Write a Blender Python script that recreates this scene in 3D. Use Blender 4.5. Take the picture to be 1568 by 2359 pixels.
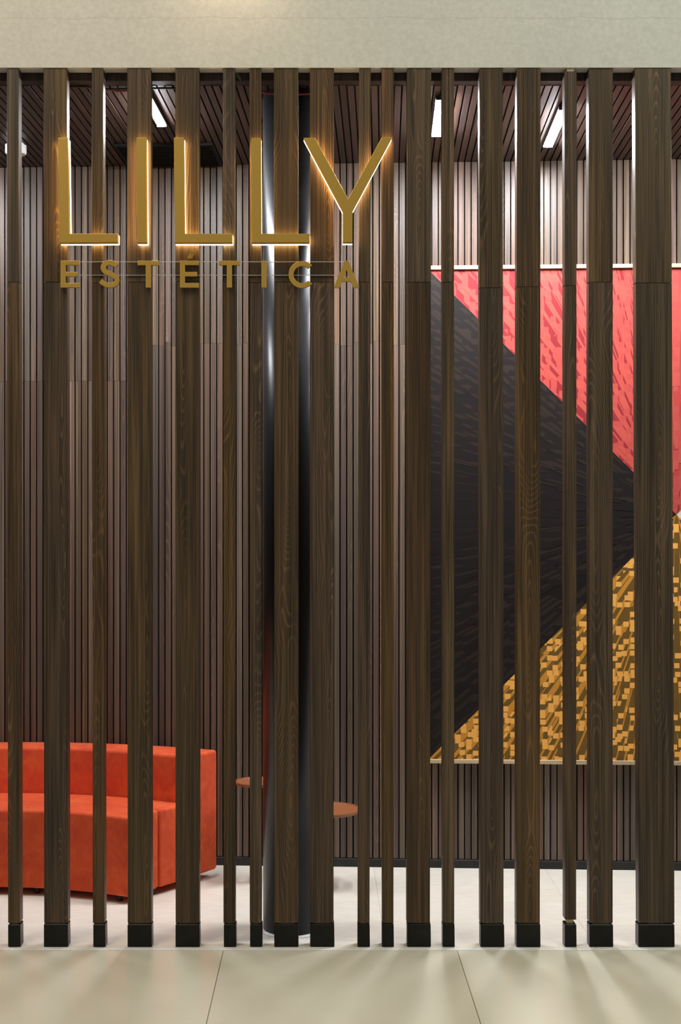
import bpy, bmesh, math, random
from mathutils import Matrix, Vector

# ------------------------------------------------------------------ camera, world, lights, exposure
random.seed(7)
scene = bpy.context.scene
COL = scene.collection
for o in list(bpy.data.objects):
    bpy.data.objects.remove(o)

FPX, CX, HY, SC = 3100.0, 740.0, 1217.0, 633.0     # focal length, principal column, horizon row (of 1568x2359), px per metre at the screen
CAMH = 965.0 / SC                                   # eye height
ZS = FPX / SC                                       # distance to the front of the slatted screen
cam_d = bpy.data.cameras.new('camera')
cam = bpy.data.objects.new('camera', cam_d)
COL.objects.link(cam)
cam.location = (0, 0, CAMH)
cam.rotation_euler = (math.pi / 2, 0, 0)
cam_d.sensor_fit = 'HORIZONTAL'
cam_d.sensor_width = 36
cam_d.lens = 36 * FPX / 1568
cam_d.shift_x = (784 - CX) / 1568
cam_d.shift_y = (HY - 1179.5) / 1568
cam_d.clip_end = 60
scene.camera = cam

vs = scene.view_settings
vs.view_transform = 'Standard'
vs.look = 'None'
vs.gamma = 1
vs.use_curve_mapping = False
vs.exposure = 0.0

world = bpy.data.worlds.new('mall_interior')
scene.world = world
world.use_nodes = True
world.node_tree.nodes['Background'].inputs[0].default_value = (1.0, 0.93, 0.80, 1)
world.node_tree.nodes['Background'].inputs[1].default_value = 0.26


def area_light(name, loc, target, size, power, col, sy=None):
    d = bpy.data.lights.new(name, 'AREA')
    d.energy = power
    d.color = col
    d.shape = 'RECTANGLE'
    d.size = size
    d.size_y = sy or size
    o = bpy.data.objects.new(name, d)
    COL.objects.link(o)
    o.location = loc
    o.rotation_euler = (Vector(target) - Vector(loc)).to_track_quat('-Z', 'Y').to_euler()
    return o


# ceiling lights of the mall corridor, in front of the shop
area_light('corridor_ceiling_light', (-2.0, 2.7, 5.3), (-0.7, 4.6, 0.6), 1.2, 92, (1.0, 0.86, 0.66), 2.4)
area_light('corridor_ceiling_light', (2.6, 2.8, 5.3), (1.1, 4.6, 0.6), 1.2, 84, (0.86, 1.0, 0.86), 2.4)
# warm downlight washing the plaster header
sd = bpy.data.lights.new('header_downlight', 'SPOT')
sd.energy = 4.5
sd.color = (1.0, 0.72, 0.42)
sd.spot_size = math.radians(130)
sd.spot_blend = 1.0
sd.shadow_soft_size = 0.05
so = bpy.data.objects.new('header_downlight', sd)
COL.objects.link(so)
so.location = (-0.33, ZS - 0.11, 3.70)
so.rotation_euler = (math.radians(30), 0, 0)

CEIL_LAMP_STRENGTH = 560.0
LETTER_GLOW = 18.0


# ------------------------------------------------------------------ geometry helpers
def X_at(px, Y):
    return (px - CX) * Y / FPX


def Z_at(py, Y):
    return CAMH - (py - HY) * Y / FPX


def link(name, me, mat=None, parent=None):
    o = bpy.data.objects.new(name, me)
    COL.objects.link(o)
    if mat is not None:
        me.materials.clear()
        me.materials.append(mat)
    if parent is not None:
        o.parent = parent
    return o


def tag(o, label=None, cat=None, group=None, kind=None):
    if label:
        o['label'] = label
    if cat:
        o['category'] = cat
    if group:
        o['group'] = group
    if kind:
        o['kind'] = kind
    return o


def empty(name, loc=(0, 0, 0), rz=0.0):
    o = bpy.data.objects.new(name, None)
    COL.objects.link(o)
    o.location = loc
    o.rotation_euler = (0, 0, rz)
    o.empty_display_size = 0.05
    return o


def bm_mesh(bm, name, smooth=False):
    me = bpy.data.meshes.new(name)
    bmesh.ops.recalc_face_normals(bm, faces=bm.faces)
    bm.to_mesh(me)
    bm.free()
    if smooth:
        for p in me.polygons:
            p.use_smooth = True
    return me


def box_bm(x0, x1, y0, y1, z0, z1, bev=0.0, seg=1):
    bm = bmesh.new()
    v = [bm.verts.new(c) for c in ((x0, y0, z0), (x1, y0, z0), (x1, y1, z0), (x0, y1, z0), (x0, y0, z1), (x1, y0, z1), (x1, y1, z1), (x0, y1, z1))]
    for f in ((0, 1, 2, 3), (7, 6, 5, 4), (0, 4, 5, 1), (1, 5, 6, 2), (2, 6, 7, 3), (3, 7, 4, 0)):
        bm.faces.new([v[i] for i in f])
    if bev:
        bmesh.ops.bevel(bm, geom=list(bm.edges), offset=bev, segments=seg, affect='EDGES', profile=0.5)
    return bm


def box(name, mat, parent, x0, x1, y0, y1, z0, z1, bev=0.0, seg=1):
    """box whose origin lies at its own centre"""
    c = Vector(((x0 + x1) / 2, (y0 + y1) / 2, (z0 + z1) / 2))
    bm = box_bm(x0 - c.x, x1 - c.x, y0 - c.y, y1 - c.y, z0 - c.z, z1 - c.z, bev, seg)
    o = link(name, bm_mesh(bm, name), mat, parent)
    o.location = c
    return o


def leaning_box(name, mat, parent, xl0, xr0, xl1, xr1, y0, y1, z0, z1, bev):
    """upright board; (xl0,xr0) at the foot, (xl1,xr1) at the top"""
    c = Vector(((xl0 + xr0 + xl1 + xr1) / 4, (y0 + y1) / 2, (z0 + z1) / 2))
    bm = bmesh.new()
    co = ((xl0, y0, z0), (xr0, y0, z0), (xr0, y1, z0), (xl0, y1, z0), (xl1, y0, z1), (xr1, y0, z1), (xr1, y1, z1), (xl1, y1, z1))
    v = [bm.verts.new(Vector(p) - c) for p in co]
    for f in ((0, 1, 2, 3), (7, 6, 5, 4), (0, 4, 5, 1), (1, 5, 6, 2), (2, 6, 7, 3), (3, 7, 4, 0)):
        bm.faces.new([v[i] for i in f])
    if bev:
        bmesh.ops.bevel(bm, geom=list(bm.edges), offset=bev, segments=1, affect='EDGES', profile=0.5)
    o = link(name, bm_mesh(bm, name), mat, parent)
    o.location = c
    return o


def prism_bm(polys, y0, y1, bev=0.0):
    """polys: list of outlines [(x, z), ...] extruded from y0 (front) to y1 (back)"""
    bm = bmesh.new()
    for pl in polys:
        a = [bm.verts.new((x, y0, z)) for x, z in pl]
        b = [bm.verts.new((x, y1, z)) for x, z in pl]
        n = len(pl)
        bm.faces.new(a)
        bm.faces.new(b[::-1])
        for i in range(n):
            j = (i + 1) % n
            bm.faces.new((a[j], a[i], b[i], b[j]))
    bmesh.ops.recalc_face_normals(bm, faces=bm.faces)
    if bev:
        ed = [e for e in bm.edges if len(e.link_faces) == 2 and e.calc_face_angle(0) > 0.8 and abs(e.verts[0].co.y - y0) < 1e-6 and abs(e.verts[1].co.y - y0) < 1e-6]
        bmesh.ops.bevel(bm, geom=ed, offset=bev, segments=2, affect='EDGES', profile=0.5)
    return bm


def lathe_bm(profile, n=48):
    """profile: list of (r, z)"""
    bm = bmesh.new()
    rings = []
    for r, z in profile:
        if r < 1e-6:
            rings.append([bm.verts.new((0, 0, z))])
        else:
            rings.append([bm.verts.new((r * math.cos(2 * math.pi * k / n), r * math.sin(2 * math.pi * k / n), z)) for k in range(n)])
    for a, b in zip(rings, rings[1:]):
        for k in range(n):
            j = (k + 1) % n
            if len(a) == 1 and len(b) == 1:
                continue
            if len(a) == 1:
                bm.faces.new((a[0], b[k], b[j]))
            elif len(b) == 1:
                bm.faces.new((a[k], a[j], b[0]))
            else:
                bm.faces.new((a[k], a[j], b[j], b[k]))
    return bm


def tube_mesh(name, pts, r, n=8):
    """round tube along smooth points"""
    P = catmull(pts, 6)
    bm = bmesh.new()
    rings = []
    for i, p in enumerate(P):
        t = (P[min(i + 1, len(P) - 1)] - P[max(i - 1, 0)]).normalized()
        u = t.cross(Vector((0.13, 0.2, 1))).normalized()
        w = t.cross(u)
        rings.append([bm.verts.new(p + r * (u * math.cos(2 * math.pi * k / n) + w * math.sin(2 * math.pi * k / n))) for k in range(n)])
    for a, b in zip(rings, rings[1:]):
        for k in range(n):
            bm.faces.new((a[k], a[(k + 1) % n], b[(k + 1) % n], b[k]))
    bm.faces.new(rings[0])
    bm.faces.new(rings[-1][::-1])
    return bm_mesh(bm, name, True)


def catmull(pts, sub):
    P = [Vector(p) for p in pts]
    out = []
    for i in range(len(P) - 1):
        p0, p1, p2, p3 = P[max(i - 1, 0)], P[i], P[i + 1], P[min(i + 2, len(P) - 1)]
        for k in range(sub):
            t = k / sub
            out.append(0.5 * ((2 * p1) + (p2 - p0) * t + (2 * p0 - 5 * p1 + 4 * p2 - p3) * t * t + (3 * p1 - p0 - 3 * p2 + p3) * t ** 3))
    out.append(P[-1])
    return out


# ------------------------------------------------------------------ materials
class NT:
    def __init__(self, name):
        self.m = bpy.data.materials.new(name)
        self.m.use_nodes = True
        self.t = self.m.node_tree
        self.b = self.t.nodes['Principled BSDF']

    def n(self, kind, **kw):
        nd = self.t.nodes.new(kind)
        for k, v in kw.items():
            setattr(nd, k, v)
        return nd

    def l(self, a, b):
        self.t.links.new(a, b)

    def val(self, sock, v):
        if hasattr(v, 'links') or isinstance(v, bpy.types.NodeSocket):
            self.l(v, sock)
        else:
            sock.default_value = v

    def math(self, op, a, b=None, c=None):
        nd = self.n('ShaderNodeMath', operation=op)
        self.val(nd.inputs[0], a)
        if b is not None:
            self.val(nd.inputs[1], b)
        if c is not None:
            self.val(nd.inputs[2], c)
        return nd.outputs[0]

    def mapping(self, vec, scale, loc=(0, 0, 0)):
        nd = self.n('ShaderNodeMapping')
        self.l(vec, nd.inputs['Vector'])
        nd.inputs['Scale'].default_value = scale
        nd.inputs['Location'].default_value = loc
        return nd.outputs[0]

    def noise(self, vec, scale=1.0, detail=2.0, rough=0.5, dist=0.0):
        nd = self.n('ShaderNodeTexNoise')
        self.l(vec, nd.inputs['Vector'])
        nd.inputs['Scale'].default_value = scale
        nd.inputs['Detail'].default_value = detail
        nd.inputs['Roughness'].default_value = rough
        nd.inputs['Distortion'].default_value = dist
        return nd.outputs['Fac']

    def ramp(self, fac, stops):
        nd = self.n('ShaderNodeValToRGB')
        self.l(fac, nd.inputs[0])
        el = nd.color_ramp.elements
        while len(el) < len(stops):
            el.new(0.5)
        for e, (p, c) in zip(el, stops):
            e.position = p
            e.color = (c[0], c[1], c[2], 1) if not isinstance(c, (int, float)) else (c, c, c, 1)
        return nd.outputs[0]

    def mix(self, fac, a, b, blend='MIX'):
        nd = self.n('ShaderNodeMix', data_type='RGBA', blend_type=blend)
        self.val(nd.inputs[0], fac)
        for s, v in ((nd.inputs[6], a), (nd.inputs[7], b)):
            if isinstance(v, tuple):
                s.default_value = (v[0], v[1], v[2], 1)
            else:
                self.l(v, s)
        return nd.outputs[2]

    def bump(self, h, strength, dist=0.002):
        nd = self.n('ShaderNodeBump')
        nd.inputs['Strength'].default_value = strength
        nd.inputs['Distance'].default_value = dist
        self.l(h, nd.inputs['Height'])
        self.l(nd.outputs[0], self.b.inputs['Normal'])

    def color(self, c):
        s = self.b.inputs['Base Color']
        if isinstance(c, tuple):
            s.default_value = (c[0], c[1], c[2], 1)
        else:
            self.l(c, s)

    def rough(self, r):
        self.val(self.b.inputs['Roughness'], r)


def plain(name, col, rough=0.5, metal=0.0, speckle=0.0, sscale=60.0, coat=0.0, spec=0.5):
    t = NT(name)
    t.b.inputs['Specular IOR Level'].default_value = spec
    if speckle:
        co = t.n('ShaderNodeTexCoord').outputs['Object']
        f = t.noise(co, sscale, 3, 0.6)
        t.color(t.ramp(f, [(0.3, tuple(c * (1 - speckle) for c in col)), (0.7, tuple(min(1, c * (1 + speckle)) for c in col))]))
    else:
        t.color(col)
    t.rough(rough)
    t.b.inputs['Metallic'].default_value = metal
    t.b.inputs['Coat Weight'].default_value = coat
    return t.m


def emitter(name, col, strength):
    t = NT(name)
    t.color((0.8, 0.8, 0.8))
    t.b.inputs['Emission Color'].default_value = (col[0], col[1], col[2], 1)
    t.b.inputs['Emission Strength'].default_value = strength
    return t.m


def wood(name, dark, mid, light, rough=0.42, var=0.25, hue=0.02, ring=0.55, fine=150.0, axis='Z', spec=0.5, ringd=850.0):
    """stained veneer: long fine grain along one axis, arched cathedral figure, tone that drifts along the board"""
    t = NT(name)
    oi = t.n('ShaderNodeObjectInfo').outputs['Random']
    co = t.n('ShaderNodeTexCoord').outputs['Object']
    if axis == 'Y':     # swap Y and Z so that the grain runs along Y
        s0 = t.n('ShaderNodeSeparateXYZ')
        t.l(co, s0.inputs[0])
        c0 = t.n('ShaderNodeCombineXYZ')
        t.l(s0.outputs[0], c0.inputs[0])
        t.l(s0.outputs[2], c0.inputs[1])
        t.l(s0.outputs[1], c0.inputs[2])
        co = c0.outputs[0]
    off = t.math('MULTIPLY', oi, 57.0)
    ad = t.n('ShaderNodeVectorMath', operation='ADD')
    t.l(co, ad.inputs[0])
    cb = t.n('ShaderNodeCombineXYZ')
    for i in range(3):
        t.l(off, cb.inputs[i])
    t.l(cb.outputs[0], ad.inputs[1])
    p = ad.outputs[0]
    g1 = t.noise(t.mapping(p, (fine, fine, 1.3)), 1, 3, 0.7)
    g4 = t.noise(t.mapping(p, (fine * 2.3, fine * 2.3, 1.8)), 1, 2, 0.6)
    g5 = t.noise(t.mapping(p, (30, 30, 1.1), (3, 5, 7)), 1, 1, 0.5)
    g2 = t.noise(t.mapping(p, (16, 16, 0.9)), 1, 2, 0.5)
    g3 = t.noise(t.mapping(p, (60, 60, 1.3)), 1, 2, 0.5)
    # cathedral figure: rings of a wandering cone cut by the face
    sp = t.n('ShaderNodeSeparateXYZ')
    t.l(co, sp.inputs[0])
    wob = t.noise(t.mapping(p, (4, 4, 0.9)), 1, 2, 0.5)
    rx = t.math('MULTIPLY_ADD', t.math('SUBTRACT', oi, 0.5), 0.06, sp.outputs[0])
    rx = t.math('MULTIPLY_ADD', t.math('SUBTRACT', g2, 0.5), 0.012, rx)
    d = t.math('MULTIPLY_ADD', t.math('SUBTRACT', wob, 0.47), 0.32, 0.0)
    r = t.math('SQRT', t.math('ADD', t.math('MULTIPLY', rx, rx), t.math('MULTIPLY', d, d)))
    w = t.math('MULTIPLY_ADD', t.math('SINE', t.math('MULTIPLY', r, ringd)), 0.5, 0.5)
    line = t.math('MULTIPLY', t.math('POWER', w, 7.0), t.ramp(g5, [(0.42, 0.12), (0.58, 1.0)]))
    c = t.mix(t.ramp(g1, [(0.36, 0.0), (0.64, 1.0)]), dark, mid)
    c = t.mix(t.math('MULTIPLY', t.ramp(g4, [(0.52, 0.0), (0.62, 1.0)]), 0.30), c, light)
    c = t.mix(t.math('MULTIPLY', t.ramp(g4, [(0.36, 1.0), (0.46, 0.0)]), 0.55), c, dark)
    c = t.mix(t.math('MULTIPLY', t.ramp(g3, [(0.50, 0.0), (0.70, 1.0)]), 0.35), c, light)
    c = t.mix(t.math('MULTIPLY', line, t.math('MULTIPLY', t.ramp(g1, [(0.35, 0.25), (0.6, 1.0)]), ring)), c, light)
    tone = t.math('MULTIPLY_ADD', t.ramp(g2, [(0.3, 0.0), (0.7, 1.0)]), 0.5, 0.72)
    c = t.mix(1.0, c, t.n_rgb(tone), 'MULTIPLY')
    h = t.n('ShaderNodeHueSaturation')
    t.l(c, h.inputs['Color'])
    t.l(t.math('MULTIPLY_ADD', t.math('FRACT', t.math('MULTIPLY', oi, 13.7)), 2 * hue, 0.5 - hue), h.inputs['Hue'])
    t.l(t.math('MULTIPLY_ADD', t.math('FRACT', t.math('MULTIPLY', oi, 7.3)), 2 * var, 1 - var), h.inputs['Value'])
    t.l(t.math('MULTIPLY_ADD', t.math('FRACT', t.math('MULTIPLY', oi, 29.1)), 0.4, 0.8), h.inputs['Saturation'])
    t.color(h.outputs[0])
    t.rough(t.math('MULTIPLY_ADD', g1, 0.16, rough - 0.08))
    t.b.inputs['Specular IOR Level'].default_value = spec
    t.bump(g1, 0.12, 0.0008)
    return t.m


def n_rgb(self, v):
    nd = self.n('ShaderNodeCombineColor')
    for i in range(3):
        self.l(v, nd.inputs[i])
    return nd.outputs[0]


NT.n_rgb = n_rgb

M = {}
M['slat'] = wood('dark_stained_veneer', (0.019, 0.0122, 0.0076), (0.064, 0.0395, 0.0222), (0.185, 0.112, 0.054), rough=0.42, var=0.12, hue=0.008, ring=0.65, fine=230, spec=0.33, ringd=1150)
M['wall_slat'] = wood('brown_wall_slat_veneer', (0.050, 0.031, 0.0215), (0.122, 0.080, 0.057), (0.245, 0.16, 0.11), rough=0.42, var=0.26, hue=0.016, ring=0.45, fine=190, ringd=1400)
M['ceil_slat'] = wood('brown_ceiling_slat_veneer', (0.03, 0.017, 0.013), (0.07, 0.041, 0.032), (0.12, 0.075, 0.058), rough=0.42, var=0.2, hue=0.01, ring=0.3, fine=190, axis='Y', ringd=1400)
M['black_backing'] = plain('black_felt_backing', (0.006, 0.005, 0.005), 0.9)
M['black_block'] = plain('black_lacquered_block', (0.008, 0.008, 0.007), 0.33, speckle=0.4, sscale=25, spec=0.2)
M['baseboard'] = plain('charcoal_baseboard', (0.018, 0.0175, 0.016), 0.4, speckle=0.3, sscale=20, spec=0.3)
M['rail'] = wood('dark_rail_veneer', (0.02, 0.014, 0.011), (0.05, 0.033, 0.026), (0.09, 0.06, 0.045), rough=0.55, var=0.05, ring=0.1, spec=0.2)
M['pale_wood'] = wood('pale_pine', (0.44, 0.32, 0.17), (0.57, 0.43, 0.25), (0.65, 0.51, 0.32), rough=0.5, var=0.04, hue=0.004, ring=0.3, fine=120)
M['peg'] = plain('raw_pine_peg', (0.55, 0.47, 0.27), 0.6, speckle=0.15)
M['gold'] = plain('gold_paint', (0.43, 0.265, 0.048), 0.38, metal=0.35, speckle=0.05, sscale=400)
M['glow'] = emitter('warm_led_acrylic', (1.0, 0.66, 0.27), LETTER_GLOW)
M['white_plastic'] = plain('white_plastic', (0.75, 0.74, 0.72), 0.4)
M['lamp'] = emitter('lamp_diffuser', (0.94, 0.96, 1.0), CEIL_LAMP_STRENGTH)
M['lamp_body'] = plain('black_lamp_housing', (0.012, 0.012, 0.012), 0.5)
M['column'] = plain('black_gloss_column_paint', (0.012, 0.012, 0.013), 0.30, speckle=0.2, sscale=90, spec=0.30)
M['caulk'] = plain('white_caulk', (0.78, 0.78, 0.78), 0.5, speckle=0.1, sscale=90)
M['terracotta'] = plain('terracotta_enamel', (0.29, 0.098, 0.038), 0.36, speckle=0.08, sscale=350)
M['table_metal'] = plain('dark_table_stem', (0.02, 0.016, 0.014), 0.4, metal=0.5)
M['vent_black'] = plain('black_vent_plastic', (0.007, 0.007, 0.007), 0.5, spec=0.15)
M['cable_red'] = plain('red_cable', (0.20, 0.018, 0.014), 0.45)
M['cable_black'] = plain('black_cable', (0.012, 0.012, 0.012), 0.45)
M['leaf'] = plain('dull_green_leaf', (0.09, 0.12, 0.075), 0.6, speckle=0.2)
M['dark_side_wall'] = plain('dark_painted_wall', (0.06, 0.045, 0.04), 0.8, speckle=0.1)

# plaster: mottled beige-grey with one long hairline crack
t = NT('beige_plaster')
co = t.n('ShaderNodeTexCoord').outputs['Object']
f = t.noise(co, 3.0, 5, 0.6)
f2 = t.noise(co, 60.0, 3, 0.6)
c = t.ramp(f, [(0.3, (0.505, 0.485, 0.445)), (0.7, (0.54, 0.52, 0.477))])
c = t.mix(0.10, c, t.ramp(f2, [(0.35, 0.25), (0.65, 0.85)]))
sp = t.n('ShaderNodeSeparateXYZ')
t.l(co, sp.inputs[0])
wv = t.noise(t.mapping(co, (6, 0, 0)), 1.0, 6, 0.7)
dz = t.math('ABSOLUTE', t.math('SUBTRACT', t.math('MULTIPLY_ADD', t.math('SUBTRACT', wv, 0.5), 0.05, 0.18), sp.outputs[2]))
crack = t.math('LESS_THAN', dz, t.math('MULTIPLY', t.noise(t.mapping(co, (11, 0, 0)), 1.0, 3), 0.0022))
c = t.mix(t.math('MULTIPLY', crack, 0.35), c, (0.25, 0.22, 0.18))
t.color(c)
t.rough(0.75)
t.bump(t.math('ADD', f2, t.math('MULTIPLY', f, 2.0)), 0.07, 0.003)
M['plaster'] = t.m


def tile_mat(name, a, b, rough, rv=0.12, fine=0.18):
    t = NT(name)
    co = t.n('ShaderNodeTexCoord').outputs['Object']
    oi = t.n('ShaderNodeObjectInfo').outputs['Random']
    ad = t.n('ShaderNodeVectorMath', operation='ADD')
    t.l(co, ad.inputs[0])
    cb = t.n('ShaderNodeCombineXYZ')
    t.l(t.math('MULTIPLY', oi, 31.0), cb.inputs[0])
    t.l(t.math('MULTIPLY', oi, 17.0), cb.inputs[1])
    t.l(cb.outputs[0], ad.inputs[1])
    p = ad.outputs[0]
    f = t.noise(t.mapping(p, (2.2, 2.2, 2.2)), 1, 6, 0.62, 0.4)
    f2 = t.noise(t.mapping(p, (14, 30, 14)), 1, 4, 0.6)
    c = t.ramp(f, [(0.3, a), (0.7, b)])
    c = t.mix(fine, c, t.ramp(f2, [(0.3, tuple(x * 0.85 for x in a)), (0.7, tuple(min(1, x * 1.1) for x in b))]))
    t.color(c)
    t.rough(t.math('MULTIPLY_ADD', f2, rv, rough - rv / 2))
    return t.m


M['tile_in'] = tile_mat('cream_porcelain_tile', (0.74, 0.675, 0.58), (0.84, 0.785, 0.69), 0.38, 0.12, 0.28)
M['tile_out'] = tile_mat('sage_beige_porcelain_tile', (0.74, 0.69, 0.575), (0.77, 0.725, 0.61), 0.22, 0.015, 0.03)
M['grout'] = plain('grout', (0.62, 0.60, 0.55), 0.8, speckle=0.1)
M['grout_dark'] = plain('dark_grout', (0.16, 0.15, 0.12), 0.8, speckle=0.1)

# suede: mottled nap
t = NT('orange_red_suede')
co = t.n('ShaderNodeTexCoord').outputs['Object']
f = t.noise(co, 9.0, 4, 0.6, 1.2)
f2 = t.noise(t.mapping(co, (40, 40, 22)), 1, 4, 0.65, 0.8)
c = t.ramp(f, [(0.28, (0.52, 0.053, 0.022)), (0.5, (0.65, 0.082, 0.027)), (0.74, (0.76, 0.140, 0.038))])
c = t.mix(0.25, c, t.ramp(f2, [(0.3, (0.40, 0.035, 0.02)), (0.7, (0.70, 0.12, 0.045))]))
t.color(c)
t.rough(0.85)
t.b.inputs['Specular IOR Level'].default_value = 0.2
t.b.inputs['Sheen Weight'].default_value = 0.35
t.b.inputs['Sheen Roughness'].default_value = 0.4
t.b.inputs['Sheen Tint'].default_value = (1.0, 0.35, 0.15, 1)
t.bump(f2, 0.08, 0.002)
M['suede'] = t.m

# clear acrylic strip
t = NT('clear_acrylic')
t.color((0.97, 0.97, 0.97))
t.rough(0.03)
t.b.inputs['Transmission Weight'].default_value = 1.0
t.b.inputs['IOR'].default_value = 1.12
M['acrylic'] = t.m
t = NT('acrylic_polished_edge')
t.color((0.9, 0.9, 0.9))
t.rough(0.25)
t.b.inputs['Transmission Weight'].default_value = 0.55
M['acrylic_edge'] = t.m

# ------------------------------------------------------------------ the room: floor, walls, ceiling
EPS = 0.0465
WY0 = 6.07
RZ = -math.atan(EPS)
CN = math.cos(RZ)
CEIL = 3.170
XL, XR = -2.9, 3.0


def tiles(floor, mat, xs, ys, zt, rot=0.0, gap=0.003, hi=None):
    for i in range(len(xs) - 1):
        for j in range(len(ys) - 1):
            box('tile', mat, floor, xs[i] + gap / 2, xs[i + 1] - gap / 2, ys[j] + gap / 2, ys[j + 1] - gap / 2, zt - 0.012, zt, 0.0008)


SY = ZS - 0.012          # line where the two floors meet
fl = box('floor', M['grout'], None, XL, XR, SY, 6.35, -0.12, -0.002)
tag(fl, 'cream porcelain tile floor inside the shop behind the slats', 'floor', kind='structure')
fl_loc = fl.location.copy()
txs = [XL] + [0.234 + 0.765 * k for k in range(-4, 4)] + [XR]
txs = [x for x in txs if XL <= x <= XR]
for i in range(len(txs) - 1):
    for y0, y1 in ((SY, 5.49), (5.49, 6.32)):
        o = box('tile', M['tile_in'], None, txs[i] + 0.001, txs[i + 1] - 0.001, y0 + 0.001, y1 - 0.001, -0.012, 0.0, 0.0006)
        o.parent = fl
        o.location = o.location - fl_loc
fo = box('floor', M['grout_dark'], None, -4.2, 4.2, -1.2, SY - 0.026, -0.12, -0.002)
tag(fo, 'polished sage-beige tile floor of the corridor in front of the screen', 'floor', kind='structure')
fo_loc = fo.location.copy()
oxs = [-0.354 + 0.844 * k for k in range(-4, 6)]
oys = [SY - 0.026 - 0.86 * k for k in range(0, 7)][::-1]
for i in range(len(oxs) - 1):
    for j in range(len(oys) - 1):
        o = box('tile', M['tile_out'], None, oxs[i] + 0.0012, oxs[i + 1] - 0.0012, oys[j] + 0.0012, oys[j + 1] - 0.0012, -0.012, 0.0, 0.0008)
        o.parent = fo
        o.location = o.location - fo_loc
th = box('trim_1', M['caulk'], None, -4.2, 4.2, SY - 0.025, SY - 0.001, -0.02, 0.0012, 0.0005)
tag(th, 'thin pale sealed joint strip between the two floors', 'trim', kind='structure')

# wall frame: x along the wall, y away from the camera
wall = link('wall_back', bm_mesh(box_bm(-3.2, 3.2, 0.014, 0.12, 0, 3.4), 'wall_back'), M['black_backing'])
wall.location = (0, WY0, 0)
wall.rotation_euler = (0, 0, RZ)
tag(wall, 'back wall clad in narrow vertical brown wooden slats', 'wall', kind='structure')
PITCH = 0.02938 / CN * 1.0
U0 = -0.00385 / CN
SW = PITCH * 0.79
BB = 0.037


def u_px(u):
    x = u * CN
    y = WY0 - EPS * x
    return CX + x * FPX / y


slat_lo = bm_mesh(box_bm(-SW / 2, SW / 2, 0.0, 0.014, -0.5, 0.5, 0.0), 'slat')
slat_lo.materials.append(M['wall_slat'])
kmin, kmax = -72, 74
for k in range(kmin, kmax):
    u = U0 + (k + 0.5) * PITCH
    px = u_px(u)
    py = 875 if px < 325 else random.choice((786, 789, 793, 795, 797, 802))
    zj = Z_at(py, WY0)
    dy = random.uniform(-0.0012, 0.0012)
    for z0, z1 in ((BB + 0.003, zj - 0.0005), (zj + 0.0005, CEIL - 0.001)):
        o = link('slat', slat_lo, None, wall)
        o.location = (u, dy + random.uniform(-0.0004, 0.0004), (z0 + z1) / 2)
        o.scale = (1, 1, z1 - z0)
bb = link('baseboard_back', bm_mesh(box_bm(-3.2, 3.2, -0.006, 0.013, 0, BB, 0.001), 'baseboard_back'), M['baseboard'])
bb.location = (0, WY0, 0)
bb.rotation_euler = (0, 0, RZ)
tag(bb, 'low charcoal baseboard under the slatted back wall', 'baseboard', kind='structure')

bm = box_bm(-3.2, 3.2, -1.0, 0.14, CEIL + 0.014, CEIL + 0.12)
for v in bm.verts:
    if v.co.y < 0:                        # front edge runs parallel to the screen, just behind its top rail
        v.co.y = (5.003 - WY0) / CN + math.tan(-RZ) * v.co.x
ceil = link('ceiling', bm_mesh(bm, 'ceiling'), M['black_backing'])
ceil.location = (0, WY0, 0)
ceil.rotation_euler = (0, 0, RZ)
tag(ceil, 'shop ceiling clad in brown wooden slats running towards the back wall', 'ceiling', kind='structure')
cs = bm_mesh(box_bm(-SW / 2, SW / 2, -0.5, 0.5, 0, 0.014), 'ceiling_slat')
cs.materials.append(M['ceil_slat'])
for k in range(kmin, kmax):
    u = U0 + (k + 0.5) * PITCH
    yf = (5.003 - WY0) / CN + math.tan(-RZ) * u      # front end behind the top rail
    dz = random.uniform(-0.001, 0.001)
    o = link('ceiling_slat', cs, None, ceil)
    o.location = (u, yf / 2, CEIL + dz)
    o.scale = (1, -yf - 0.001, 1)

for s, x in (('left', XL), ('right', XR)):
    w = box('wall_' + s, M['dark_side_wall'], None, x - 0.1 if s == 'left' else x, x if s == 'left' else x + 0.1, ZS + 0.05, 6.2, 0, 3.3)
    tag(w, 'dark side wall closing the shop on the ' + s, 'wall', kind='structure')

# plaster header above the screen
hd = box('wall_front', M['plaster'], None, -4.2, 4.2, ZS - 0.004, ZS + 0.052, 3.2, 5.2)
hd_c = hd.location.copy()
hd.data.transform(Matrix.Translation((hd_c.x, 0, hd_c.z - 3.2)))
hd.location = (0, hd_c.y, 3.2)
tag(hd, 'beige plastered header wall with a hairline crack above the slats', 'wall', kind='structure')

# ------------------------------------------------------------------ slatted screen
SD = 0.050
screen = empty('slatted_screen', (0, ZS, 0))
tag(screen, 'shop front screen of dark wooden vertical posts on black feet', 'screen')
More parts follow.
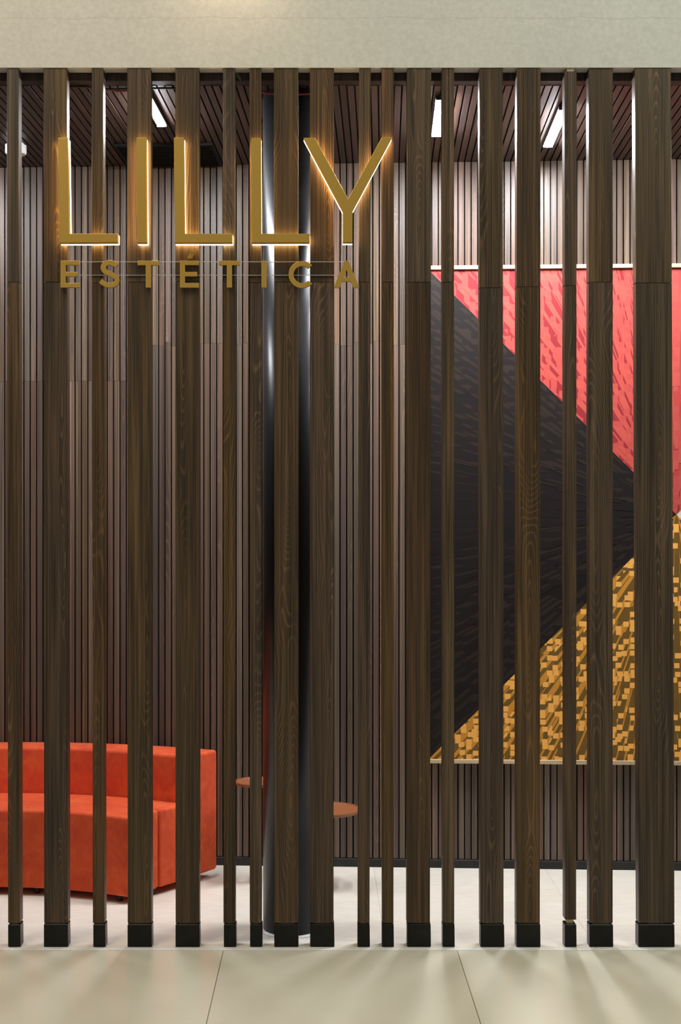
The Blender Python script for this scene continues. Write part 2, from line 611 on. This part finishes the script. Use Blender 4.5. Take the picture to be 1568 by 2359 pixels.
# front edges in pixels: (left, right) near the top, (left, right) near the foot, joint row
SL = [(15.8, 43.0, 18.4, 45.9, 650), (100.3, 154.1, 101.5, 156.0, 650), (211.2, 237.8, 213.8, 240.6, 652), (292.9, 347.0, 293.9, 348.7, 650),
      (403.8, 458.7, 404.3, 458.7, 648), (513.5, 541.0, 514.5, 541.6, 650), (574.5, 601.5, 575.0, 601.8, 651), (630.9, 686.7, 632.0, 686.5, 650),
      (713.8, 769.0, 713.3, 768.0, 650), (826.8, 853.4, 823.8, 851.0, 650), (878.9, 906.9, 879.9, 906.0, 650), (937.3, 992.7, 936.5, 990.0, 650),
      (1018.0, 1045.4, 1019.4, 1046.0, 650), (1104.0, 1157.7, 1106.0, 1159.6, 663), (1190.0, 1244.4, 1189.0, 1243.0, 661),
      (1300.0, 1327.9, 1301.0, 1326.8, 658), (1355.9, 1411.3, 1357.5, 1411.0, 650), (1462.5, 1545.5, 1470.8, 1553.0, 652)]
# posts that carry on outside the frame
for q in range(9):
    w_ = (55, 27, 55, 27, 27)[q % 5]
    SL.insert(0, (-250 - 88 * q, -250 - 88 * q + w_, -250 - 88 * q, -250 - 88 * q + w_, 650))
    SL.append((1790 + 88 * q, 1790 + 88 * q + w_, 1790 + 88 * q, 1790 + 88 * q + w_, 650))
SL = [(-170, -115, -170, -115, 650), (-66, -39, -66, -39, 650)] + SL + [(1602, 1629, 1604, 1631, 650), (1680, 1735, 1682, 1737, 650)]
rng = random.Random(3)
for i, (tl, tr, bl, br, jy) in enumerate(SL):
    special = abs(tl - 1300) < 1
    zt = 3.1995 if not special else Z_at(164, ZS)
    zb = Z_at(2126.5, ZS) if not special else Z_at(2119, ZS)
    zj = Z_at(jy, ZS)
    dy = rng.uniform(-0.0012, 0.0012)

    def xx(py_z, a, b):
        f = (py_z - 0.13) / (2.95 - 0.13)
        return X_at(b + (a - b) * f, ZS)
    lo = leaning_box('slat', M['slat'], screen, xx(zb, tl, bl), xx(zb, tr, br), xx(zj, tl, bl), xx(zj, tr, br), dy, SD + dy, zb, zj - 0.0006, 0.0012)
    c = lo.location.copy()
    up = leaning_box('upper_length', M['slat'], lo, xx(zj, tl, bl), xx(zj, tr, br), xx(zt, tl, bl), xx(zt, tr, br), dy - 0.0005, SD + dy, zj + 0.0006, zt, 0.0012)
    up.location = up.location - c
    sx = rng.uniform(-0.0015, 0.0015)
    x0, x1 = X_at(bl, ZS) + sx, X_at(br, ZS) + sx + 0.0012
    bt = Z_at(2128.5, ZS) - rng.uniform(0, 0.002)
    bs = leaning_box('base_block', M['black_block'], lo, x0, x1 + 0.001, x0, x1, dy - 0.001, SD + dy + 0.002, 0.0, bt, 0.0025)
    bs.location = bs.location - c
    pw = 0.022 if br - bl < 40 else 0.06
    xm = (x0 + x1) / 2
    pg = box('peg', M['peg'], lo, xm - pw / 2, xm + pw / 2, 0.012, 0.038, bt - 0.005, zb + 0.004)
    pg.location = pg.location - c
    if special:
        xm = (xx(zt, tl, bl) + xx(zt, tr, br)) / 2
        pg = box('peg', M['peg'], lo, xm - 0.013, xm + 0.013, 0.004, 0.03, zt - 0.002, 3.1995)
        pg.location = pg.location - c
o = box('top_rail', M['rail'], screen, XL, XR, SD + 0.004, SD + 0.054, CEIL + 0.0005, 3.1985, 0.0015)

# ------------------------------------------------------------------ column
CXX, CYY, CR = -0.114, 5.121, 0.108
colm = link('column', bm_mesh(lathe_bm([(0, 0.001), (CR, 0.001), (CR, CEIL - 0.003), (0, CEIL - 0.003)], 72), 'column'), M['column'])
for p in colm.data.polygons:
    p.use_smooth = abs(p.normal.z) < 0.5
colm.location = (CXX, CYY, 0)
tag(colm, 'black round steel column standing just behind the slats', 'column')
ring = link('caulk_ring', bm_mesh(lathe_bm([(CR - 0.004, 0.0), (CR + 0.016, 0.0), (CR + 0.013, 0.003), (CR, 0.006), (CR - 0.004, 0.006)], 64), 'caulk_ring', True), M['caulk'], colm)

# ------------------------------------------------------------------ lit sign LILLY
LF = ZS - 0.052          # front plane of the letters


def pxz(pts, Y):
    return [(X_at(x, Y), Z_at(y, Y)) for x, y in pts]


BIG = [
    ('first large lit gold letter L at the left end of the sign', [(133.5, 317.5), (156.3, 317.5), (159.3, 538), (271, 538), (271, 558.3), (136.7, 559)]),
    ('large lit gold letter I, a plain upright bar in the sign', [(313.9, 317), (336.5, 317), (338, 559), (315.3, 559)]),
    ('second large lit gold letter L, just right of the I', [(400.3, 317), (423, 317), (425, 538), (535, 538.2), (535, 558.8), (402.4, 559)]),
    ('third large lit gold letter L, just left of the Y', [(579.4, 318), (601, 318), (601.8, 538), (713.2, 538.2), (713.2, 558.5), (580, 558.8)]),
    ('large lit gold letter Y at the right end of the sign', [(699.2, 317.2), (725, 317.2), (801.6, 457.8), (879.3, 316), (902.6, 316), (812, 484.5), (811.3, 558), (789, 558), (789, 486)]),
]
STUDS = [[(146, 345), (226, 548)], [(326, 345), (326, 530)], [(412, 345), (415, 530), (525, 548)], [(590, 345), (660, 548)], [(735, 352), (840, 408), (890, 330)]]
for lab, pts in BIG:
    q = pxz(pts, LF)
    cx = sum(p[0] for p in q) / len(q)
    z0 = min(p[1] for p in q)
    t_ = empty('sign_letter', (cx, LF, z0))
    ql = [(x - cx, z - z0) for x, z in q]
    link('letter_face', bm_mesh(prism_bm([ql], 0.0, 0.0288, 0.0012), 'letter_face'), M['gold'], t_)
    ins = [(x, z) for x, z in ql]
    link('glowing_acrylic', bm_mesh(prism_bm([ins], 0.029, 0.048), 'glowing_acrylic'), M['glow'], t_)['label'] = 'glowing warm white acrylic edge'
    for sx, sy in STUDS[len([o for o in bpy.data.objects if o.name.startswith('sign_letter')]) - 1]:
        X_, Z_ = X_at(sx, LF) - cx, Z_at(sy, LF) - z0
        box('stud', M['lamp_body'], t_, X_ - 0.004, X_ + 0.004, 0.0482, 0.0503, Z_ - 0.004, Z_ + 0.004)
    tag(t_, lab, 'letter', 'large lit letters of the sign')


# ------------------------------------------------------------------ small letters ESTETICA on the clear strip
def c1(x, y):
    return (100 + x / 3.733, 290 + y / 3.733)


def c2(x, y):
    return (500 + x / 3.564, 290 + y / 3.564)


def ribbon(pts, w):
    """outline of a stroke of width w along smooth points"""
    P = catmull([(x, y, 0) for x, y in pts], 6)
    L, R = [], []
    for i, p in enumerate(P):
        d = (P[min(i + 1, len(P) - 1)] - P[max(i - 1, 0)]).normalized()
        nrm = Vector((-d.y, d.x, 0)) * (w / 2)
        L.append((p.x + nrm.x, p.y + nrm.y))
        R.append((p.x - nrm.x, p.y - nrm.y))
    return L + R[::-1]


def letE(x0, x1):
    return [(x0, 600.3), (x1 - 1, 600.3), (x1 - 1, 610.5), (x0 + 12, 610.5), (x0 + 12, 626.3), (x1 - 4.5, 626.3), (x1 - 4.5, 636.5), (x0 + 12, 636.5), (x0 + 12, 652), (x1, 652), (x1, 662.4), (x0, 662.4)]


def letT(x0, x1):
    m = (x0 + x1) / 2
    return [(x0, 600.5), (x1, 600.5), (x1, 610.8), (m + 6, 610.8), (m + 6, 662.4), (m - 6, 662.4), (m - 6, 610.8), (x0, 610.8)]


S_pts = [c1(*p) for p in ((630, 1205), (605, 1183), (570, 1175), (533, 1184), (514, 1208), (518, 1238), (545, 1260), (585, 1276), (618, 1298), (631, 1325), (621, 1352), (594, 1368), (556, 1368), (520, 1355), (490, 1332))]
C_c = c2(697, 1220)
C_pts = []
for k in range(0, 61):
    a = math.radians(43 + (317 - 43) * k / 60)
    ro, = (111 / 3.564,)
    C_pts.append((C_c[0] + ro * math.cos(a), C_c[1] - ro * math.sin(a)))
for k in range(60, -1, -1):
    a = math.radians(45 + (315 - 45) * k / 60)
    C_pts.append((C_c[0] + 70 / 3.564 * math.cos(a), C_c[1] - 70 / 3.564 * math.sin(a)))
A_L = [c2(*p) for p in ((957, 1328), (1047, 1107), (1062, 1104), (1062, 1180), (1038, 1243), (1026, 1278), (1005, 1328))]
A_R = [(2 * c2(1062, 0)[0] - x, y) for x, y in A_L]
A_bar = [c2(*p) for p in ((1038, 1243), (1086, 1243), (1098, 1278), (1026, 1278))]
acc = [c1(*p) for p in ((1262, 1075), (1308, 1078), (1272, 1140), (1235, 1140))]
SMALL = [
    ('small gold letter E at the left end of the lower word', [letE(138.9, 183)]),
    ('small gold letter S, second letter of the lower word', [ribbon(S_pts, 11.6)]),
    ('small gold letter T between the S and the accented E', [letT(316.6, 365.8)]),
    ('small gold letter E with an acute accent above it', [letE(414, 458), acc]),
    ('small gold letter T just right of the accented E', [letT(503.6, 552.3)]),
    ('small gold letter I hanging in front of the black column', [[(601.9, 600.8), (613.8, 600.8), (613.8, 662.4), (601.9, 662.4)]]),
    ('small round gold letter C of the lower word', [C_pts]),
    ('small gold letter A at the right end of the lower word', [A_L, A_R, A_bar]),
]
SFY = ZS - 0.020
for lab, outs in SMALL:
    qs = [pxz(o_, SFY) for o_ in outs]
    allp = [p for q in qs for p in q]
    cx = (min(p[0] for p in allp) + max(p[0] for p in allp)) / 2
    z0 = min(p[1] for p in allp)
    qs = [[(x - cx, z - z0) for x, z in q] for q in qs]
    names = qs
    if 'acute' in lab:
        t_ = empty('small_sign_letter', (cx, SFY, z0))
        link('letter_body', bm_mesh(prism_bm([qs[0]], 0, 0.012, 0.001), 'letter_body'), M['gold'], t_)
        link('accent', bm_mesh(prism_bm([qs[1]], 0, 0.012, 0.001), 'accent'), M['gold'], t_)
    else:
        t_ = link('small_sign_letter', bm_mesh(prism_bm(qs, 0, 0.012, 0.001 if len(qs) == 1 else 0), 'small_sign_letter'), M['gold'])
        t_.location = (cx, SFY, z0)
    tag(t_, lab, 'letter', 'small letters of the sign')
SPY = ZS - 0.0075
st = box('acrylic_strip', M['acrylic'], None, X_at(150, SPY), X_at(808, SPY), SPY, SPY + 0.005, Z_at(634.5, SPY), Z_at(602.5, SPY), 0.0004)
for za, zb_ in ((602.5, 603.6), (633.4, 634.5)):
    e_ = box('polished_edge', M['acrylic_edge'], st, X_at(150, SPY), X_at(808, SPY), SPY - 0.0004, SPY + 0.0054, Z_at(zb_, SPY), Z_at(za, SPY))
    e_.location = e_.location - st.location
tag(st, 'clear acrylic strip behind the row of small gold letters', 'strip')


# ------------------------------------------------------------------ wall art
def srgb(r, g, b):
    f = lambda v: (v / 255 / 12.92) if v / 255 <= 0.04045 else ((v / 255 + 0.055) / 1.055) ** 2.4
    return (f(r), f(g), f(b))


AC_U = 1.574 / CN
AC_Z = Z_at(1185, WY0 - EPS * 1.574 - 0.026)
AH = 1.094
UPX = AH / 568.0
art = empty('wall_art', (0, 0, 0))
art.matrix_world = wall.matrix_basis @ Matrix.Translation((AC_U, -0.004, AC_Z))
tag(art, 'large square framed geometric print in red, black and orange', 'artwork')
link('backing_panel', bm_mesh(box_bm(-AH, AH, -0.022, 0, -AH, AH), 'backing_panel'), plain('dark_print_ground', (0.012, 0.009, 0.010), 0.34), art)
FW = 0.0175
for n_, b_ in (('top', (-AH - FW, AH + FW, AH, AH + FW)), ('bottom', (-AH - FW, AH + FW, -AH - FW, -AH)), ('left', (-AH - FW, -AH, -AH, AH)), ('right', (AH, AH + FW, -AH, AH))):
    x0, x1, z0, z1 = b_
    fr = box('frame_rail', M['pale_wood'], art, x0, x1, -0.034, 0.0, z0, z1, 0.0008)
    if n_ in ('top', 'bottom'):          # turn the grain along the rail
        L_, W_ = (x1 - x0), (z1 - z0)
        fr.data = bm_mesh(box_bm(-W_ / 2, W_ / 2, -0.017, 0.017, -L_ / 2, L_ / 2, 0.0008), 'frame_rail')
        fr.data.materials.append(M['pale_wood'])
        fr.rotation_euler = (0, math.pi / 2, 0)
        fr.location = ((x0 + x1) / 2, -0.017, (z0 + z1) / 2)


def clip_poly(poly, planes):
    for a, b, c in planes:               # keep a*x + b*y + c >= 0
        out = []
        for i in range(len(poly)):
            p, q = poly[i], poly[(i + 1) % len(poly)]
            dp, dq = a * p[0] + b * p[1] + c, a * q[0] + b * q[1] + c
            if dp >= 0:
                out.append(p)
            if dp * dq < 0:
                s = dp / (dp - dq)
                out.append((p[0] + (q[0] - p[0]) * s, p[1] + (q[1] - p[1]) * s))
        poly = out
        if len(poly) < 3:
            return []
    return poly


def quadrant(rot, cols, seed, pitch, prob, lmin, lmax, fs):
    """boxes drawn in one-point perspective, all receding to the middle of the print"""
    rg = random.Random(seed)
    Hh = 568.0
    planes = [(1, -1, -0.2), (-1, -1, -0.2), (0, 1, Hh)]       # |x| <= -y, y >= -H
    boxes = []
    n = int(2 * Hh / pitch) + 2
    for i in range(-n // 2 - 1, n // 2 + 2):
        for j in range(0, n // 2 + 3):
            if rg.random() > prob:
                continue
            x, y = i * pitch + rg.uniform(-4, 4), -j * pitch - rg.uniform(0, 9)
            if abs(x) > -y + 14:
                continue
            rr = math.hypot(x, y)
            if rr < 8:
                continue
            boxes.append((-rr + rg.uniform(-22, 22), x, y, rg.uniform(lmin, lmax) * min(1.0, 0.25 + rr / 350), fs * rg.uniform(0.94, 1.04), fs * rg.uniform(0.9, 1.0) * (1.0 if rg.random() < 0.86 else 1.7)))
    boxes.sort()
    polys, rects = [], []
    levels = {}
    for key, x, y, L, w, h in boxes:
        rr = math.hypot(x, y)
        k = 1 - min(L / max(rr, 1), 0.85)
        a, b, c, d = (x - w / 2, y + h / 2), (x + w / 2, y + h / 2), (x + w / 2, y - h / 2), (x - w / 2, y - h / 2)
        s = lambda p: (p[0] * k, p[1] * k)
        parts = [((a, b, c, d), 1), ((b, a, s(a), s(b)), 2)]
        if x < -w / 2:
            parts.append(((c, b, s(b), s(c)), 3))
        elif x > w / 2:
            parts.append(((a, d, s(d), s(a)), 3))
        pts = [p for q, _ in parts for p in q]
        bx = (min(p[0] for p in pts), max(p[0] for p in pts), min(p[1] for p in pts), max(p[1] for p in pts))
        lv = 0
        cells = [(gx, gy) for gx in range(int(bx[0] // 24), int(bx[1] // 24) + 1) for gy in range(int(bx[2] // 24), int(bx[3] // 24) + 1)]
        for cell in cells:
            for (ob, ol) in levels.get(cell, ()):
                if ol >= lv and not (ob[1] < bx[0] or ob[0] > bx[1] or ob[3] < bx[2] or ob[2] > bx[3]):
                    lv = ol + 1
        for cell in cells:
            levels.setdefault(cell, []).append((bx, lv))
        for q, ci in parts:
            cp = clip_poly(list(q), planes)
            if cp:
                polys.append((cp, lv + 1, ci))
    polys.insert(0, ([(-Hh, -Hh), (Hh, -Hh), (0, 0)], 0, 0))
    me = bpy.data.meshes.new('print_quarter')
    V, Fc, mi = [], [], []
    ca, sa = math.cos(rot), math.sin(rot)
    mx = max(p[1] for p in polys)
    st_ = 0.0012 / max(mx, 1)
    for cp, lv, ci in polys:
        b0 = len(V)
        for x, y in cp:
            V.append(((x * ca - y * sa) * UPX, -0.0222 - lv * st_, (x * sa + y * ca) * UPX))
        Fc.append(list(range(b0, len(V))))
        mi.append(ci)
    me.from_pydata(V, [], Fc)
    for cname, cv, rg_ in cols:
        pm = plain(cname, cv, rg_)
        pm.node_tree.nodes['Principled BSDF'].inputs['Specular IOR Level'].default_value = 0.25
        me.materials.append(pm)
    for p, ci in zip(me.polygons, mi):
        p.material_index = ci
    me.update()
    return link('print_quarter', me, None, art)


# ground, face, upper side, flank
q1 = quadrant(0, [('print_olive', srgb(116, 86, 36), 0.42), ('print_orange', srgb(238, 172, 84), 0.42), ('print_olive_side', srgb(108, 82, 38), 0.42), ('print_amber_side', srgb(196, 134, 52), 0.42)], 5, 14.4, 0.54, 30, 95, 12.6)
q1['label'] = 'orange and olive quarter of the print'
q2 = quadrant(math.pi, [('print_coral_ground', srgb(166, 59, 54), 0.55), ('print_coral', srgb(170, 67, 61), 0.55), ('print_coral_light', srgb(176, 73, 63), 0.55), ('print_crimson_side', srgb(132, 35, 40), 0.55)], 11, 15.5, 0.62, 30, 100, 13.5)
q2['label'] = 'coral red quarter of the print'
q3 = quadrant(-math.pi / 2, [('print_black', srgb(25, 20, 21), 0.45), ('print_black_face', srgb(28, 22, 23), 0.45), ('print_brown_side', srgb(27, 22, 22), 0.45), ('print_black_side', srgb(41, 33, 28), 0.45)], 17, 22, 0.55, 40, 110, 14.0)
q3['label'] = 'black quarter of the print'
q4 = quadrant(math.pi / 2, [('print_stone', srgb(190, 180, 158), 0.42), ('print_stone_face', srgb(204, 194, 172), 0.42), ('print_stone_side', srgb(176, 165, 143), 0.42), ('print_stone_flank', srgb(160, 150, 130), 0.42)], 23, 16.5, 0.7, 25, 80, 13.0)
q4['label'] = 'stone grey quarter of the print'


# ------------------------------------------------------------------ sofa
def loft(name, ca, cb, z0, z1, parent, bev, n=40, bulge=0.0):
    """block between two plan curves (front ca, back cb); each curve = (y0, k, halfwidth)"""
    XC = -1.36
    bm = bmesh.new()
    rows = []
    for i in range(n + 1):
        tt = -1 + 2 * i / n
        r = []
        for (y0, k, hw) in (ca, cb):
            x = tt * hw
            r.append((XC + x, y0 - k * x * x))
        rows.append([bm.verts.new((r[0][0], r[0][1], z0)), bm.verts.new((r[1][0], r[1][1], z0)), bm.verts.new((r[1][0], r[1][1], z1)), bm.verts.new((r[0][0], r[0][1], z1))])
    for a, b in zip(rows, rows[1:]):
        for k in range(4):
            bm.faces.new((a[k], a[(k + 1) % 4], b[(k + 1) % 4], b[k]))
    bm.faces.new(rows[0])
    bm.faces.new(rows[-1][::-1])
    bmesh.ops.recalc_face_normals(bm, faces=bm.faces)
    ed = [e for e in bm.edges if e.calc_face_angle(0) > 0.6]
    bmesh.ops.bevel(bm, geom=ed, offset=bev, segments=4, affect='EDGES', profile=0.5)
    me = bm_mesh(bm, name, True)
    o = link(name, me, M['suede'], parent)
    return o


sofa = empty('curved_sofa', (0, 0, 0))
tag(sofa, 'low curved sofa in orange-red suede against the slatted wall', 'sofa')
Fc_ = (5.592, 0.46, 0.577)
S1_ = (5.781, 0.42, 0.687)
S2_ = (5.787, 0.42, 0.691)
B_ = (5.956, 0.385, 0.79)
B2_ = (5.959, 0.385, 0.792)
R_ = (6.112, 0.27, 0.907)
loft('seat_front', Fc_, S1_, 0.03, 0.356, sofa, 0.014)
loft('seat_rear', S2_, B_, 0.032, 0.355, sofa, 0.012)
loft('backrest', B2_, R_, 0.033, 0.556, sofa, 0.016)
foot = bm_mesh(lathe_bm([(0, 0), (0.011, 0), (0.014, 0.034), (0, 0.034)], 16), 'foot')
foot.materials.append(M['lamp_body'])
XC = -1.36
for (y0, k, hw, fx, dyy) in ((5.592, 0.46, 0.577, 0.93, 0.05), (5.787, 0.42, 0.691, 0.95, 0.0), (5.956, 0.385, 0.79, 0.955, 0.06), (5.592, 0.46, 0.577, 0.3, 0.05), (6.05, 0.27, 0.9, 0.4, 0.0)):
    for s in (-1, 1):
        f_ = link('foot', foot, None, sofa)
        x = s * hw * fx
        f_.location = (XC + x, y0 - k * x * x + dyy, 0)


# ------------------------------------------------------------------ side tables
def side_table(px, py, a, Y, stem_px, base_r, lab):
    X, z, r = X_at(px, Y), Z_at(py, Y), a * Y / FPX
    t_ = empty('side_table', (X, Y, 0))
    link('tabletop', bm_mesh(lathe_bm([(0, z - 0.002), (r - 0.006, z - 0.002), (r - 0.004, z + 0.002), (r, z + 0.002), (r + 0.001, z), (r - 0.001, z - 0.010), (r - 0.006, z - 0.012), (0, z - 0.012)], 72), 'tabletop'), M['terracotta'], t_)
    sx = X_at(stem_px, Y) - X
    s_ = link('stem', bm_mesh(lathe_bm([(0, 0.012), (0.009, 0.012), (0.009, z - 0.012), (0, z - 0.012)], 20), 'stem', True), M['table_metal'], t_)
    s_.location = (sx, 0, 0)
    b_ = link('foot_plate', bm_mesh(lathe_bm([(0, 0), (base_r, 0), (base_r, 0.006), (base_r * 0.6, 0.012), (0, 0.014)], 32), 'foot_plate'), M['table_metal'], t_)
    b_.location = (sx, 0, 0)
    tag(t_, lab, 'table', 'round side tables')


side_table(593, 1799.5, 52, 5.78, 588, 0.022, 'taller round terracotta side table, next to the sofa')
side_table(757.5, 1863, 73.6, 5.70, 742, 0.040, 'lower and wider round terracotta side table, right of the column')


# ------------------------------------------------------------------ ceiling lamps
def lamp(xs, ys, ye, lab, w=1.0):
    L_ = ye - ys
    t_ = empty('ceiling_lamp', (xs, (ys + ye) / 2, CEIL - 0.0245), RZ)
    link('housing', bm_mesh(box_bm(-0.022, 0.022, -L_ / 2 - 0.008, L_ / 2 + 0.008, 0.0150, 0.0232, 0.001), 'housing'), M['lamp_body'], t_)
    bm = bmesh.new()
    prof = [(-0.018, 0.0148), (-0.018, 0.012), (-0.013, 0.009), (0, 0.008), (0.013, 0.009), (0.018, 0.012), (0.018, 0.0148)]
    prof = [(x * w, z) for x, z in prof]
    A_ = [bm.verts.new((x, -L_ / 2, z)) for x, z in prof]
    B__ = [bm.verts.new((x, L_ / 2, z)) for x, z in prof]
    for i in range(len(prof)):
        j = (i + 1) % len(prof)
        bm.faces.new((A_[i], A_[j], B__[j], B__[i]))
    bm.faces.new(A_)
    bm.faces.new(B__[::-1])
    link('diffuser', bm_mesh(bm, 'diffuser'), M['lamp'], t_)
    for e in (-1, 1):
        ye_ = e * (L_ / 2 + 0.0045)
        link('end_cap', bm_mesh(box_bm(-0.021, 0.021, ye_ - 0.004, ye_ + 0.004, 0.0075, 0.0149, 0.001), 'end_cap'), M['lamp_body'], t_)
    tag(t_, lab, 'lamp', 'linear ceiling lamps in the shop')


lamp(-0.657, 5.07, 5.46, 'glaring linear ceiling lamp above the second sign letter, left of the others', 0.75)
lamp(0.467, 5.12, 5.60, 'glaring linear ceiling lamp right of the letter Y, middle one')
lamp(0.957, 5.245, 5.755, 'glaring linear ceiling lamp nearest the right edge, above the print')
lamp(-1.78, 5.20, 5.70, 'linear ceiling lamp out of sight beyond the left edge', 0.8)
lamp(2.05, 5.20, 5.70, 'linear ceiling lamp out of sight beyond the right edge')

# ------------------------------------------------------------------ small things on the ceiling
sm = empty('smoke_detector', (X_at(36.5, 5.75), 5.75, CEIL))
link('detector_body', bm_mesh(lathe_bm([(0, -0.001), (0.034, -0.001), (0.034, -0.010), (0.0445, -0.010), (0.0445, -0.042), (0.040, -0.048), (0, -0.048)], 48), 'detector_body'), M['white_plastic'], sm)
link('sensor_cap', bm_mesh(lathe_bm([(0, -0.0482), (0.022, -0.0482), (0.019, -0.055), (0, -0.056)], 32), 'sensor_cap'), M['white_plastic'], sm)
tag(sm, 'small round white smoke detector on the slatted ceiling', 'smoke detector')

vent = empty('ceiling_vent', (0, 0, 0))
tag(vent, 'flat black square air vent in the ceiling behind the letters', 'vent')
vY = (CEIL - 0.012 - CAMH) * FPX / (HY - 335)
vx0, vx1 = X_at(264, vY), X_at(495, vY)
vent.location = ((vx0 + vx1) / 2, vY + 0.17, CEIL - 0.003)
vent.rotation_euler = (0, 0, RZ)
hw = (vx1 - vx0) / 2
link('vent_plate', bm_mesh(box_bm(-hw, hw, -0.165, 0.165, -0.004, 0.002), 'vent_plate'), M['vent_black'], vent)
for n_, b_ in (('f', (-hw, hw, -0.17, -0.155)), ('b', (-hw, hw, 0.155, 0.17)), ('l', (-hw, -hw + 0.015, -0.155, 0.155)), ('r', (hw - 0.015, hw, -0.155, 0.155))):
    link('vent_frame', bm_mesh(box_bm(b_[0], b_[1], b_[2], b_[3], -0.011, -0.0042, 0.001), 'vent_frame'), M['vent_black'], vent)
lv_m = bm_mesh(box_bm(-hw + 0.017, hw - 0.017, -0.006, 0.006, -0.0095, -0.0043), 'louvre')
lv_m.materials.append(M['vent_black'])
for k in range(11):
    l_ = link('louvre', lv_m, None, vent)
    l_.location = (0, -0.135 + 0.027 * k, 0)

# cables and a leaf caught behind the top rail
rd = link('cable', tube_mesh('cable', [(CXX - 0.13, 5.035, 3.160), (CXX - 0.10, 5.008, 3.146), (CXX - 0.03, 5.004, 3.138), (CXX + 0.05, 5.006, 3.140), (CXX + 0.10, 5.02, 3.150), (CXX + 0.14, 5.04, 3.162)], 0.0042), M['cable_red'])
tag(rd, 'dark red cable looped round the top of the column', 'cable')
z_ = 3.165
kb = link('cable', tube_mesh('cable', [(X_at(148, 5.0), 5.015, 3.166), (X_at(165, 5.0), 5.005, 3.172 - 0.006), (X_at(190, 5.0), 4.999 + 0.006, 3.166), (X_at(235, 5.0), 5.006, 3.160), (X_at(262, 5.0), 5.006, 3.157), (X_at(300, 5.0), 5.008, 3.160), (X_at(345, 5.0), 5.006, 3.161), (X_at(380, 5.0), 5.01, 3.163), (X_at(420, 5.0), 5.02, 3.166)], 0.004), M['cable_black'])
tag(kb, 'black cable sagging under the top rail above the letters', 'cable')
kr = link('cable', tube_mesh('cable', [(X_at(252, 5.0), 5.016, 3.160), (X_at(270, 5.0), 5.016, 3.153), (X_at(300, 5.0), 5.016, 3.156), (X_at(330, 5.0), 5.02, 3.164)], 0.003), M['cable_red'])
tag(kr, 'thin red cable beside the black one under the top rail', 'cable')
bm = bmesh.new()
Yl = ZS + 0.046
pl = [(542.5, 167), (549, 168.5), (552, 175), (555.3, 181), (554.6, 186), (549, 183), (544.5, 177)]
a_ = [bm.verts.new((X_at(x, Yl), Yl + 0.002 * math.sin(i), Z_at(y, Yl))) for i, (x, y) in enumerate(pl)]
b_ = [bm.verts.new((v.co.x, v.co.y + 0.0012, v.co.z)) for v in a_]
bm.faces.new(a_)
bm.faces.new(b_[::-1])
for i in range(len(a_)):
    j = (i + 1) % len(a_)
    bm.faces.new((a_[j], a_[i], b_[i], b_[j]))
lf = link('leaf', bm_mesh(bm, 'leaf'), M['leaf'])
tag(lf, 'tiny dull green leaf stuck under the plaster header', 'leaf')
